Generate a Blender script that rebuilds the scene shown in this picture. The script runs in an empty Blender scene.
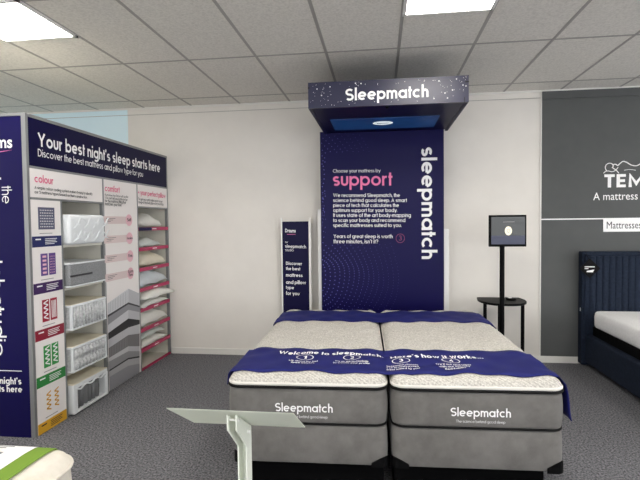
import bpy, bmesh, math, random
from mathutils import Vector, Matrix, noise
random.seed(7)
C = bpy.context.scene.collection
SC = bpy.context.scene
PI = math.pi

# ------------------------------------------------------------------ camera
F_PX, YAW, PITCH, ROLL, CAM_H = 474.64, 0.1267, -0.0364, -0.0111, 1.588
cy_, sy_ = math.cos(YAW), math.sin(YAW)
FWD = Vector((-sy_*math.cos(PITCH), cy_*math.cos(PITCH), math.sin(PITCH)))
_r = Vector((cy_, sy_, 0)); _u = _r.cross(FWD)
RGT = _r*math.cos(ROLL) + _u*math.sin(ROLL)
UPV = -_r*math.sin(ROLL) + _u*math.cos(ROLL)
CAM = Vector((0, 0, CAM_H))
def ray(x, y): return FWD + RGT*((x-320)/F_PX) - UPV*((y-240)/F_PX)
def on_x(x, y, X): d = ray(x, y); return CAM + d*(X/d.x)
def on_y(x, y, Y): d = ray(x, y); return CAM + d*(Y/d.y)
def on_z(x, y, Z): d = ray(x, y); return CAM + d*((Z-CAM_H)/d.z)
cd = bpy.data.cameras.new('camera'); cam = bpy.data.objects.new('camera', cd); C.objects.link(cam)
cd.sensor_fit = 'HORIZONTAL'; cd.sensor_width = 36; cd.lens = F_PX/640*36; cd.clip_start = .05
m3 = Matrix((RGT, UPV, -FWD)).transposed()
cam.matrix_world = Matrix.Translation(CAM) @ m3.to_4x4()
SC.camera = cam

# ------------------------------------------------------------------ materials
def srgb(r, g, b):
    f = lambda c: (c/255/12.92) if c/255 <= .04045 else ((c/255+.055)/1.055)**2.4
    return (f(r), f(g), f(b), 1)
def mat(name, col, rough=.6, metal=0, spec=.5, emit=None, estr=0):
    m = bpy.data.materials.new(name); m.use_nodes = True
    b = m.node_tree.nodes['Principled BSDF']
    b.inputs['Base Color'].default_value = col
    b.inputs['Roughness'].default_value = rough; b.inputs['Metallic'].default_value = metal
    b.inputs['Specular IOR Level'].default_value = spec
    if emit: b.inputs['Emission Color'].default_value = emit; b.inputs['Emission Strength'].default_value = estr
    return m
def noisy(m, c1, c2, scale=50, lo=.35, hi=.65, detail=3, bump=0, bscale=None, dist=.01, rough_noise=.6):
    nt = m.node_tree; b = nt.nodes['Principled BSDF']
    tc = nt.nodes.new('ShaderNodeTexCoord')
    n = nt.nodes.new('ShaderNodeTexNoise'); n.inputs['Scale'].default_value = scale
    n.inputs['Detail'].default_value = detail; n.inputs['Roughness'].default_value = rough_noise
    nt.links.new(tc.outputs['Object'], n.inputs['Vector'])
    r = nt.nodes.new('ShaderNodeValToRGB')
    r.color_ramp.elements[0].position = lo; r.color_ramp.elements[1].position = hi
    r.color_ramp.elements[0].color = c1; r.color_ramp.elements[1].color = c2
    nt.links.new(n.outputs['Fac'], r.inputs['Fac']); nt.links.new(r.outputs['Color'], b.inputs['Base Color'])
    if bump:
        k = n
        if bscale:
            k = nt.nodes.new('ShaderNodeTexNoise'); k.inputs['Scale'].default_value = bscale; k.inputs['Detail'].default_value = 4
            nt.links.new(tc.outputs['Object'], k.inputs['Vector'])
        bp = nt.nodes.new('ShaderNodeBump'); bp.inputs['Strength'].default_value = bump; bp.inputs['Distance'].default_value = dist
        nt.links.new(k.outputs['Fac'], bp.inputs['Height']); nt.links.new(bp.outputs['Normal'], b.inputs['Normal'])
    return m
M = {}
M['wall'] = noisy(mat('wall_paint', (0,0,0,1), .8, spec=.2), srgb(227,223,216), srgb(231,227,220), 3, bump=.05, bscale=150)
M['wall_blue'] = mat('pale_blue_paint', srgb(222,244,252), .8, spec=.2)
M['slate'] = noisy(mat('slate_paint', (0,0,0,1), .7, spec=.3), srgb(84,86,86), srgb(88,90,90), 3)
M['white_trim'] = mat('white_gloss_paint', srgb(228,226,220), .4)
M['carpet'] = noisy(mat('carpet', (0,0,0,1), .95, spec=.1), srgb(48,48,51), srgb(146,146,150), 75, .36, .64, 4, bump=.6, dist=.01, rough_noise=.75)
M['tile'] = noisy(mat('ceiling_tile', (0,0,0,1), .9, spec=.1), srgb(212,209,202), srgb(232,229,222), 60, .3, .6, 4, bump=.15, dist=.004)
M['tbar'] = mat('ceiling_bar', srgb(166,163,158), .6)
M['lamp'] = mat('lamp_diffuser', srgb(250,250,250), .5, emit=(1, .955, .89, 1), estr=14.5)
M['lampframe'] = mat('lamp_frame', srgb(235,235,232), .4)
M['navy'] = mat('navy_print', srgb(17,13,68), .36, spec=.14)
M['badge'] = mat('dusky_rose_print', srgb(150,70,112), .6)
M['fascia'] = mat('glossy_navy_print', srgb(44,45,70), .34, spec=.5)
M['navy_dark'] = mat('dark_navy_print', srgb(13,10,54), .42, spec=.14)
M['purple'] = mat('indigo_print', srgb(20,15,74), .42, spec=.16)
M['white'] = mat('white_print', srgb(245,245,245), .6)
M['pink'] = mat('pink_print', srgb(232,122,172), .6)
M['rose'] = mat('rose_print', srgb(226,98,140), .6)
M['palepink'] = mat('pale_pink_print', srgb(236,190,200), .6)
M['blush'] = mat('blush_print', srgb(225,207,205), .6)
M['ink'] = mat('black_ink', srgb(40,40,45), .6)
M['greyink'] = mat('grey_ink', srgb(150,148,150), .6)
M['dot'] = mat('lilac_dots', srgb(104,100,190), .6)
M['alu'] = mat('brushed_aluminium', srgb(150,152,153), .45, .55)
M['silver'] = mat('silver_post', srgb(238,237,233), .4, .1)
M['cabwhite'] = mat('white_laminate', srgb(222,219,208), .6)
M['board'] = mat('white_board_print', srgb(243,238,235), .6)
M['redstrip'] = mat('raspberry_strip', srgb(178,50,92), .5)
M['black'] = mat('black_metal', srgb(6,6,7), .5, spec=.1)
M['blackplastic'] = mat('black_plastic', srgb(6,6,7), .5, spec=.12)
M['void'] = mat('black_felt', srgb(5,5,6), .95, spec=.1)
M['velour'] = noisy(mat('grey_velour', (0,0,0,1), .85, spec=.2), srgb(100,98,95), srgb(119,117,114), 9, .3, .7, 5, bump=.1, bscale=200, dist=.004)
M['velour'].node_tree.nodes['Principled BSDF'].inputs['Sheen Weight'].default_value = .15
M['piping'] = mat('black_piping', srgb(8,8,9), .6, spec=.2)
M['tape'] = mat('white_border_tape', srgb(222,219,212), .8, spec=.2)
M['bluecloth'] = noisy(mat('royal_blue_cloth', (0,0,0,1), .7, spec=.25), srgb(25,29,94), srgb(29,33,103), 6)
M['cream'] = noisy(mat('cream_ticking', (0,0,0,1), .85, spec=.2), srgb(224,218,205), srgb(234,228,216), 20, bump=.1, bscale=160, dist=.003)
M['green'] = mat('lime_green_cloth', srgb(116,152,40), .7)
M['navyvelvet'] = noisy(mat('navy_velvet', (0,0,0,1), .85, spec=.2), srgb(22,30,44), srgb(33,43,60), 40, .3, .7, 4, bump=.2, dist=.004)
M['whitefab'] = noisy(mat('white_mattress_fabric', (0,0,0,1), .85, spec=.2), srgb(238,238,238), srgb(247,247,247), 60, bump=.15, dist=.003)
M['greenplate'] = mat('frosted_sign_back', srgb(226,231,215), .45, .0)
M['platemetal'] = mat('pale_metal', srgb(234,238,226), .4, .0)
M['screen'] = mat('screen_glass', srgb(48,50,52), .22, emit=srgb(120,124,120), estr=.09)
M['glow'] = mat('screen_glyph', srgb(240,235,210), .4, emit=srgb(250,240,205), estr=.22)
M['screenblue'] = mat('screen_lower_band', srgb(46,49,66), .3, emit=srgb(80,86,120), estr=.12)
M['canopyblue'] = noisy(mat('lit_blue_print', (0,0,0,1), .4, emit=srgb(20,60,110), estr=.22), srgb(10,30,76), srgb(16,62,104), 4)
M['glowwhite'] = mat('lit_oval', srgb(235,240,240), .4, emit=srgb(225,238,240), estr=.35)
for k, c in dict(tagnavy=(22,32,92), tagpurple=(56,20,84), tagred=(140,20,48), taggreen=(40,132,60), tagyellow=(216,164,40),
                 icongrey=(88,90,116), iconpurple=(98,70,140), iconred=(160,30,56), icongreen=(52,150,72), iconyellow=(224,166,50),
                 g1=(214,215,218), g2=(58,58,62), g3=(146,146,150), g4=(206,206,210), g5=(36,36,40), g6=(192,192,196), g7=(120,118,120), g8=(200,200,202), g9=(150,150,152), g10=(176,176,178)).items():
    M[k] = mat(k+'_print', srgb(*c), .6)
M['pillow_white'] = mat('white_cotton', srgb(232,232,226), .85, spec=.2)
M['pillow_grey'] = mat('pale_grey_cotton', srgb(206,212,208), .85, spec=.2)
M['pillow_cream'] = mat('cream_cotton', srgb(230,224,204), .85, spec=.2)
M['pillow_blue'] = mat('pale_blue_cotton', srgb(214,222,226), .85, spec=.2)
for k in ('pillow_white','pillow_grey','pillow_cream','pillow_blue'):
    c = tuple(M[k].node_tree.nodes['Principled BSDF'].inputs['Base Color'].default_value)
    noisy(M[k], tuple(v*.95 for v in c[:3])+(1,), c, 14, bump=.5, bscale=16, dist=.012)
M['sample_white'] = mat('sample_white_fabric', srgb(228,232,234), .8, spec=.2)
M['sample_grey'] = noisy(mat('sample_grey_fabric', (0,0,0,1), .9, spec=.15), srgb(120,122,124), srgb(165,167,168), 180, .3, .7, 3)
M['sample_mesh'] = noisy(mat('sample_mesh_fabric', (0,0,0,1), .8, spec=.2), srgb(176,178,180), srgb(214,215,216), 45, .35, .65, 4, bump=.3)
M['sample_dark'] = mat('sample_cut_opening', srgb(58,60,62), .8)
M['spring'] = mat('pocket_spring_fabric', srgb(120,122,124), .6)
# knit: woven cross-hatch of fine diagonal ribs
def knit():
    m = mat('knit_ticking', srgb(208,204,196), .9, spec=.15); nt = m.node_tree; b = nt.nodes['Principled BSDF']
    tc = nt.nodes.new('ShaderNodeTexCoord')
    n1 = nt.nodes.new('ShaderNodeTexNoise'); n1.inputs['Scale'].default_value = 95; n1.inputs['Detail'].default_value = 2
    w1 = nt.nodes.new('ShaderNodeTexWave'); w1.inputs['Scale'].default_value = 22; w1.inputs['Distortion'].default_value = 5; w1.bands_direction = 'DIAGONAL'
    w1.inputs['Detail'].default_value = 2; w1.inputs['Detail Scale'].default_value = 4
    nt.links.new(tc.outputs['Object'], n1.inputs['Vector']); nt.links.new(tc.outputs['Object'], w1.inputs['Vector'])
    mul = nt.nodes.new('ShaderNodeMath'); mul.operation = 'MULTIPLY_ADD'; mul.inputs[1].default_value = .22
    nt.links.new(w1.outputs['Fac'], mul.inputs[0]); nt.links.new(n1.outputs['Fac'], mul.inputs[2])
    r = nt.nodes.new('ShaderNodeValToRGB'); r.color_ramp.elements[0].color = srgb(168,165,158); r.color_ramp.elements[1].color = srgb(210,207,200); r.color_ramp.elements[0].position = .42
    r.color_ramp.elements[1].position = .78
    nt.links.new(mul.outputs[0], r.inputs['Fac']); nt.links.new(r.outputs['Color'], b.inputs['Base Color'])
    bp = nt.nodes.new('ShaderNodeBump'); bp.inputs['Strength'].default_value = .5; bp.inputs['Distance'].default_value = .004
    nt.links.new(mul.outputs[0], bp.inputs['Height']); nt.links.new(bp.outputs['Normal'], b.inputs['Normal'])
    return m
M['knit'] = knit()

def pane():  # clear glazing for the added, unseen windows
    m = bpy.data.materials.new('added_window_glass'); m.use_nodes = True; nt = m.node_tree; nt.nodes.clear()
    o = nt.nodes.new('ShaderNodeOutputMaterial'); x = nt.nodes.new('ShaderNodeMixShader'); t = nt.nodes.new('ShaderNodeBsdfTransparent'); g = nt.nodes.new('ShaderNodeBsdfGlossy')
    g.inputs['Roughness'].default_value = .02; x.inputs[0].default_value = .06
    nt.links.new(t.outputs[0], x.inputs[1]); nt.links.new(g.outputs[0], x.inputs[2]); nt.links.new(x.outputs[0], o.inputs[0]); return m
M['pane'] = pane()
# ------------------------------------------------------------------ helpers
ORG = {}
def tag(o, label, cat, group=None):
    o['label'] = label; o['category'] = cat
    if group: o['group'] = group
    return o
def thing(name, label, cat, loc=(0,0,0), group=None):
    o = bpy.data.objects.new(name, None); C.objects.link(o); o.location = loc; o.empty_display_size = .1
    ORG[o.name] = Vector(loc); return tag(o, label, cat, group)
def obj(name, bm, m, parent=None, origin=None, smooth=False, label=None, mats=None):
    org = ORG[parent.name] if parent else Vector(origin or (0,0,0))
    bmesh.ops.translate(bm, verts=bm.verts[:], vec=-org)
    me = bpy.data.meshes.new(name); bm.to_mesh(me); bm.free()
    for mm in (mats or [m]): me.materials.append(mm)
    if smooth:
        for p in me.polygons: p.use_smooth = True
    o = bpy.data.objects.new(name, me); C.objects.link(o)
    if parent: o.parent = parent
    else: o.location = org
    ORG[o.name] = org
    if label: o['label'] = label
    return o
def smooth_by_angle(o, ang=35):
    me = o.data; bm = bmesh.new(); bm.from_mesh(me)
    for f in bm.faces: f.smooth = True
    for e in bm.edges:
        e.smooth = len(e.link_faces) == 2 and e.calc_face_angle(0) < math.radians(ang)
    bm.to_mesh(me); bm.free(); return o
def struct(name, bm, m): o = obj(name, bm, m); o['kind'] = 'structure'; return o
def B(): return bmesh.new()
def box(bm, x0, x1, y0, y1, z0, z1, bevel=0, seg=2):
    g = bmesh.ops.create_cube(bm, size=1)
    vs = g['verts']
    for v in vs:
        v.co = Vector((x0 if v.co.x < 0 else x1, y0 if v.co.y < 0 else y1, z0 if v.co.z < 0 else z1))
    if bevel:
        es = list({e for v in vs for e in v.link_edges})
        bmesh.ops.bevel(bm, geom=es, offset=bevel, segments=seg, affect='EDGES', profile=.5)
    return bm
def tube(bm, pts, r, n=10, closed=False, cap=True):
    pts = [Vector(p) for p in pts]; rings = []
    N = len(pts); up = Vector((0,0,1))
    for i, p in enumerate(pts):
        a = pts[(i-1) % N] if (closed or i > 0) else p
        b = pts[(i+1) % N] if (closed or i < N-1) else p
        t = (b-a).normalized()
        ref = up if abs(t.z) < .95 else Vector((0,1,0))
        s = t.cross(ref).normalized(); q = s.cross(t)
        rr = r[i] if isinstance(r, (list, tuple)) else r
        rings.append([bm.verts.new(p + s*(rr*math.cos(2*PI*k/n)) + q*(rr*math.sin(2*PI*k/n))) for k in range(n)])
    for i in range(N if closed else N-1):
        A, D = rings[i], rings[(i+1) % N]
        for k in range(n): bm.faces.new((A[k], A[(k+1) % n], D[(k+1) % n], D[k]))
    if cap and not closed: bm.faces.new(rings[0][::-1]); bm.faces.new(rings[-1])
    return bm
def prism(bm, pts, vec):
    vec = Vector(vec); a = [bm.verts.new(Vector(p)) for p in pts]; b = [bm.verts.new(Vector(p)+vec) for p in pts]
    n = len(a)
    bm.faces.new(a[::-1]); bm.faces.new(b)
    for i in range(n): bm.faces.new((a[i], a[(i+1) % n], b[(i+1) % n], b[i]))
    bmesh.ops.recalc_face_normals(bm, faces=bm.faces[:])
    return bm
def poly(bm, pts): bm.faces.new([bm.verts.new(Vector(p)) for p in pts]); return bm
def disc(bm, c, u, v, n=28): return poly(bm, [Vector(c)+Vector(u)*math.cos(2*PI*k/n)+Vector(v)*math.sin(2*PI*k/n) for k in range(n)])
def ring(bm, c, u, v, w=.85, n=32):
    c, u, v = Vector(c), Vector(u), Vector(v)
    o = [bm.verts.new(c+u*math.cos(2*PI*k/n)+v*math.sin(2*PI*k/n)) for k in range(n)]
    i = [bm.verts.new(c+(u*math.cos(2*PI*k/n)+v*math.sin(2*PI*k/n))*w) for k in range(n)]
    for k in range(n): bm.faces.new((o[k], o[(k+1) % n], i[(k+1) % n], i[k]))
    return bm
_cap = {}
def glyphs(s, weight=0):
    cu = bpy.data.curves.new('t', 'FONT'); cu.body = s; cu.size = 1; cu.resolution_u = 3; cu.offset = weight; cu.fill_mode = 'FRONT'
    o = bpy.data.objects.new('t', cu); C.objects.link(o)
    dg = bpy.context.evaluated_depsgraph_get(); dg.update()
    me = bpy.data.meshes.new_from_object(o.evaluated_get(dg))
    bm = bmesh.new(); bm.from_mesh(me)
    bpy.data.objects.remove(o); bpy.data.meshes.remove(me); bpy.data.curves.remove(cu)
    return bm
def arc(cx, cy, rx, ry, a0, a1, n=None):
    n = n or max(4, int(abs(a1-a0)/15))
    return [(cx+rx*math.cos(math.radians(a0+(a1-a0)*k/n)), cy+ry*math.sin(math.radians(a0+(a1-a0)*k/n))) for k in range(n+1)]
def letter(ch, w):
    """centre lines of one geometric sans letter (x-height 1) and its centre-line width"""
    h = w/2; b, t, A, D, K = h, 1-h, 1.50-h, -.42+h, 1.40-h
    r = .5-h; R = (K-b)/2; mid = (K+b)/2
    circ = lambda cx: arc(cx, .5, r, r, 0, 360, 24)
    def S_(cx, rx, lo, hi):
        q = (hi-lo)/4
        return arc(cx, hi-q, rx, q, 35, 270, 14)+arc(cx, lo+q, rx, q, 90, -145, 14)[1:]
    aw = .60-w*.25
    def arch(x): return [(x, 0), (x, t-aw/2)] 
    def hump(x0, wd): return arc(x0+wd/2, t-wd/2, wd/2, wd/2, 180, 0, 10)+[(x0+wd, 0)]
    g = {
    'a': ([circ(r), [(2*r, 0), (2*r, 1)]], 2*r), 'b': ([circ(r), [(0, 0), (0, 1.5)]], 2*r), 'c': ([arc(r, .5, r, r, 48, 312)], 1.75*r),
    'd': ([circ(r), [(2*r, 0), (2*r, 1.5)]], 2*r), 'e': ([[(0, .5), (2*r, .5)], arc(r, .5, r, r, 0, 312)], 2*r),
    'f': ([[(.16, 0), (.16, A-.2)]+arc(.36, A-.2, .2, .2, 180, 80, 6), [(0, t), (.42, t)]], .40), 'g': ([circ(r), [(2*r, 1), (2*r, D+.25)]+arc(2*r-.38, D+.25, .38, .25, 0, -140, 8)], 2*r),
    'h': ([[(0, 0), (0, 1.5)], hump(0, aw)], aw), 'i': ([[(0, 0), (0, 1)], [(0, 1.2), (0, 1.2+w*1.05)]], 0), 'j': ([[(.1, 1), (.1, D+.1), (-.05, D)], [(.1, 1.2), (.1, 1.2+w)]], .1),
    'k': ([[(0, 0), (0, 1.5)], [(.5, 1), (.06, .5), (.55, 0)]], .5), 'l': ([[(0, 0), (0, 1.5)]], 0),
    'm': ([[(0, 0), (0, 1)], hump(0, aw*.92), hump(aw*.92, aw*.92)], aw*1.84), 'n': ([[(0, 0), (0, 1)], hump(0, aw)], aw), 'o': ([circ(r)], 2*r),
    'p': ([circ(r), [(0, -.42), (0, 1)]], 2*r), 'q': ([circ(r), [(2*r, -.42), (2*r, 1)]], 2*r), 'r': ([[(0, 0), (0, 1)], arc(.30, t-.30, .30, .30, 180, 75, 7)], .36),
    's': ([S_(.25, .25, b, t)], .50), 't': ([[(.18, 0), (.18, 1.32)], [(0, t), (.42, t)]], .42), 'u': ([[(0, 1)]+arc(aw/2, b+aw/2, aw/2, aw/2, 180, 360, 10)+[(aw, 1)]], aw),
    'v': ([[(0, 1), (.33, h*.9), (.66, 1)]], .66), 'w': ([[(0, 1), (.27, h), (.52, 1-h), (.77, h), (1.04, 1)]], 1.04), 'x': ([[(0, 0), (.6, 1)], [(0, 1), (.6, 0)]], .6),
    'y': ([[(0, 1), (.34, .04)], [(.68, 1), (.18, -.42)]], .68), 'z': ([[(0, t), (.52, t), (.02, b), (.55, b)]], .55),
    'A': ([[(0, 0), (.5, K), (1, 0)], [(.2, .42), (.8, .42)]], 1), 'B': ([[(0, 0), (0, 1.4)], [(0, K), (.3, K)]+arc(.3, K-(K-b)/4, .3, (K-b)/4, 90, -90, 8)+[(0, mid)], [(0, b), (.36, b)]+arc(.36, b+(K-b)/4, .34, (K-b)/4, -90, 90, 8)], .66),
    'C': ([arc(R, mid, R, R, 48, 312)], 1.7*R), 'D': ([[(0, b), (0, K), (.25, K)]+arc(.25, mid, R*.95, R, 90, -90, 14)+[(0, b)]], .25+R*.95), 'E': ([[(0, 0), (0, 1.4)], [(0, K), (.65, K)], [(0, mid), (.58, mid)], [(0, b), (.65, b)]], .62),
    'F': ([[(0, 0), (0, 1.4)], [(0, K), (.62, K)], [(0, mid), (.55, mid)]], .58), 'H': ([[(0, 0), (0, 1.4)], [(.85, 0), (.85, 1.4)], [(0, mid), (.85, mid)]], .85), 'I': ([[(0, 0), (0, 1.4)]], 0),
    'L': ([[(0, 1.4), (0, b), (.6, b)]], .55), 'M': ([[(0, 0), (0, K), (.52, .35), (1.04, K), (1.04, 0)]], 1.04), 'S': ([S_(.37, .37, b, K)], .74), 'T': ([[(.45, 0), (.45, 1.4)], [(0, K), (.9, K)]], .9),
    'W': ([[(0, 1.4), (.4, h), (.75, 1.4-h), (1.1, h), (1.5, 1.4)]], 1.5), 'Y': ([[(0, 1.4), (.46, .62), (.92, 1.4)], [(.46, 0), (.46, .66)]], .92), 'X': ([[(0, 0), (.9, 1.4)], [(0, 1.4), (.9, 0)]], .9),
    'P': ([[(0, 0), (0, 1.4)], [(0, K), (.3, K)]+arc(.3, K-.36, .36, .36, 90, -90, 9)+[(0, K-.72)]], .66), 'U': ([[(0, 1.4)]+arc(.42, b+.42, .42, .42, 180, 360, 12)+[(.84, 1.4)]], .84), 'R': ([[(0, 0), (0, 1.4)], [(0, K), (.3, K)]+arc(.3, K-.36, .36, .36, 90, -90, 9)+[(0, K-.72)], [(.3, K-.72), (.7, 0)]], .70),
    '1': ([[(0, K-.22), (.28, K), (.28, 0)]], .3), '2': ([arc(.36, K-.38, .34, .38, 160, -30, 10)+[(.02, b), (.75, b)]], .74), '3': ([arc(.33, K-.33, .31, .33, 150, -90, 10), arc(.33, b+.36, .36, .36, 90, -150, 10)], .69),
    '4': ([[(.62, 0), (.62, K), (0, .38), (.85, .38)]], .82), '5': ([[(.65, K), (.1, K), (.06, .85)]+arc(.33, b+.42, .36, .42, 120, -145, 10)], .69), '6': ([arc(.38, b+.42, .38, .42, 0, 360, 18), [(.05, .6), (.5, 1.4)]], .76),
    '.': ([[(0, 0), (0, w*1.1)]], 0), ',': ([[(.05, w), (-.03, -.18)]], 0), "'": ([[(0, 1.45), (-.04, 1.08)]], 0), '?': ([arc(.3, K-.34, .3, .34, 165, -60, 10)+[(.3, .5), (.3, .42)], [(.3, 0), (.3, w*1.05)]], .6),
    '-': ([[(0, .5), (.38, .5)]], .38), '+': ([[(0, .6), (.6, .6)], [(.3, .3), (.3, .9)]], .6)}
    return g[ch]
def ribbon(bm, pts, w, x, lv=0):
    n = len(pts); closed = n > 3 and math.hypot(pts[0][0]-pts[-1][0], pts[0][1]-pts[-1][1]) < 1e-6
    if closed: pts = pts[:-1]; n -= 1
    Lf, Rt = [], []
    for i in range(n):
        p = Vector(pts[i]); a = Vector(pts[i-1]) if (i or closed) else None; c = Vector(pts[(i+1) % n]) if (i < n-1 or closed) else None
        d1 = (p-a).normalized() if a is not None else None; d2 = (c-p).normalized() if c is not None else None
        d1 = d1 or d2; d2 = d2 or d1
        n1 = Vector((-d1.y, d1.x)); n2 = Vector((-d2.y, d2.x)); m = n1+n2
        m = n1 if m.length < 1e-3 else m.normalized(); k = min(1.8, 1/max(.3, m.dot(n1)))*w/2
        Lf.append(bm.verts.new((p.x+m.x*k+x, p.y+m.y*k, lv))); Rt.append(bm.verts.new((p.x-m.x*k+x, p.y-m.y*k, lv)))
    for i in range(n if closed else n-1):
        q = (i+1) % n; bm.faces.new((Rt[i], Rt[q], Lf[q], Lf[i]))
def geo_glyphs(s, w):
    bm = B(); x = 0
    for ch in s:
        if ch == ' ': x += .42; continue
        L, wd = letter(ch, w)
        if ch in 'tfzT+-': x -= w*.45
        for lv, pl in enumerate(L): ribbon(bm, pl, w, x+w/2, lv)
        if ch in 'tfzT+-': x -= w*.35
        x += wd+w+(.12 if ch not in 'ftrvy' else .05)
    return bm
def text_bm(s, p0, p1, h, up, weight=0, fn=None, off=None, uni=True, geo=True):
    """letters from baseline point p0 to p1, filling that length; capitals h high, or in the font's own proportion"""
    if geo:
        bm = geo_glyphs(s, .125+weight*7.0); cap = 1.4
    else:
        if 'H' not in _cap:
            b = glyphs('H'); _cap['H'] = max(v.co.y for v in b.verts); b.free()
        bm = glyphs(s, weight); cap = _cap['H']
    p0, p1, up = Vector(p0), Vector(p1), Vector(up)
    x0 = min(v.co.x for v in bm.verts); x1 = max(v.co.x for v in bm.verts)
    d = p1-p0; L = d.length; d.normalize()
    sx = L/(x1-x0); sy = sx if (geo and uni) else h/cap
    nrm = d.cross(up)*(min(.0004, sx*.01) if geo else 0)
    for v in bm.verts:
        q = p0 + d*((v.co.x-x0)*sx) + up*(v.co.y*sy)
        if off: q += Vector(off)
        v.co = (fn(q) if fn else q)+nrm*v.co.z
    return bm
def merge(dst, src):
    me = bpy.data.meshes.new('m'); src.to_mesh(me); src.free(); dst.from_mesh(me); bpy.data.meshes.remove(me); return dst

# ------------------------------------------------------------------ room
WY = 5.53; ZC = 3.01; XL, XR, YF = -6.6, 6.9, -4.2
struct('floor', box(B(), XL-.1, XR+.1, YF-.1, WY+.1, -.1, 0), M['carpet'])
struct('ceiling', box(B(), XL-.1, XR+.1, YF-.1, WY+.1, ZC, ZC+.1), M['tile'])
struct('wall_back', box(B(), XL-.1, XR+.1, WY, WY+.12, 0, ZC), M['wall'])
struct('wall_left', box(B(), XL-.12, XL, YF, WY, 0, ZC), M['wall'])
bm = B(); box(bm, XR, XR+.12, YF, WY, 0, .25); box(bm, XR, XR+.12, YF, WY, 2.75, ZC)
ADDED_SIDEW = [(-3.7, -1.0), (-.7, 2.0), (2.3, 5.0)]  # assumed side windows, out of view, added to light the display unit's face
e_ = [YF]+[v for ab in ADDED_SIDEW for v in ab]+[WY]
for a_, b_ in zip(e_[::2], e_[1::2]): box(bm, XR, XR+.12, a_, b_, .25, 2.75)
struct('wall_right', bm, M['wall'])
for k, (a_, b_) in enumerate(ADDED_SIDEW):
    bm = B()
    for y_ in (a_, b_): box(bm, XR+.03, XR+.09, y_-.03, y_+.03, .25, 2.75)
    box(bm, XR+.03, XR+.09, a_+.03, b_-.03, .25, .31); box(bm, XR+.03, XR+.09, a_+.03, b_-.03, 2.69, 2.75)
    wo = struct('added_window_%d' % (k+5), bm, M['lampframe'])
    obj('pane', box(B(), XR+.056, XR+.064, a_+.03, b_-.03, .31, 2.69), M['pane'], wo)
bm = B(); box(bm, XL-.1, XR+.1, YF-.12, YF, 0, .25); box(bm, XL-.1, XR+.1, YF-.12, YF, 2.75, ZC)
ADDED_WINS = [(-6.1, -3.2), (-2.9, 0), (.3, 3.2), (3.5, 6.4)]
e_ = [XL-.1]+[v for ab in ADDED_WINS for v in ab]+[XR+.1]
for a_, b_ in zip(e_[::2], e_[1::2]): box(bm, a_, b_, YF-.12, YF, .25, 2.75)
struct('wall_front', bm, M['wall'])
for k, (a_, b_) in enumerate(ADDED_WINS):                       # assumed shop front behind the camera, added so daylight lifts the ceiling
    bm = B()
    for x_ in (a_, b_): box(bm, x_-.03, x_+.03, YF-.09, YF-.03, .25, 2.75)
    box(bm, a_+.03, b_-.03, YF-.09, YF-.03, .25, .31); box(bm, a_+.03, b_-.03, YF-.09, YF-.03, 2.69, 2.75)
    wo = struct('added_window_%d' % (k+1), bm, M['lampframe'])
    obj('pane', box(B(), a_+.03, b_-.03, YF-.064, YF-.056, .31, 2.69), M['pane'], wo)
X0, Y0 = -3.441, 3.993
bm = B()
i = -5
while X0+.6*i < XR:
    x = X0+.6*i
    if x > XL: box(bm, x-.012, x+.012, YF, WY, ZC-.002, ZC+.001)
    i += 1
for j in range(-6, 2):
    y = Y0+1.2*j; box(bm, XL, XR, y-.012, y+.012, ZC-.0022, ZC+.001)
    if j < 1: pass
struct('trim_1', bm, M['tbar']).name = 'trim_1'
struct('trim_2', box(B(), XL, XR, WY-.022, WY, ZC-.018, ZC), M['white_trim'])           # wall angle under the ceiling
struct('trim_3', box(B(), XL, 1.772, WY-.006, WY, ZC-.083, ZC-.078), M['tbar'])          # thin grey joint strip below it
bm = B(); box(bm, -2.56, XR, WY-.018, WY, 0, .075, .004); struct('baseboard_back', bm, M['white_trim'])
# painted zones of the back wall
struct('trim_4', box(B(), XL, -3.065, WY-.004, WY, 0, ZC-.018), M['wall_blue'])
bm = B(); box(bm, 1.766, XR, WY-.012, WY, .075, ZC-.018); box(bm, 1.766, XR, WY-.03, WY, ZC-.10, ZC-.018)
struct('trim_5', bm, M['slate'])
struct('trim_6', box(B(), 1.753, 1.766, WY-.012, WY, .075, ZC-.018), M['white_trim'])

def lamp(x, y, label):
    t = thing('ceiling_light', label, 'light', (x, y, ZC-.012), 'square ceiling lights')
    bm = B()
    for s in (-1, 1):
        box(bm, x+s*.288-.012, x+s*.288+.012, y-.3, y+.3, ZC-.014, ZC-.001)
        box(bm, x-.3, x+.3, y+s*.288-.012, y+s*.288+.012, ZC-.014, ZC-.001)
    obj('frame', bm, M['lampframe'], t)
    obj('diffuser', box(B(), x-.277, x+.277, y-.277, y+.277, ZC-.010, ZC-.002), M['lamp'], t)
LY = 3.06
lamp(X0+.9, LY, 'square ceiling light above the mattress sample display unit')
lamp(X0+3.9, LY, 'square ceiling light in front of the overhead canopy')
for lx in (X0-2.1, X0+.9, X0+3.9, X0+6.9, X0+9.9):
    for ly in (LY, LY-2.4, LY-4.8):
        if ly == LY and lx in (X0+.9, X0+3.9): continue
        side = 'behind the camera' if ly < 1 else ('beyond the left edge of the picture' if lx < 0 else 'beyond the right edge of the picture')
        lamp(lx, ly, 'square ceiling light %s' % side)

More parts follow.
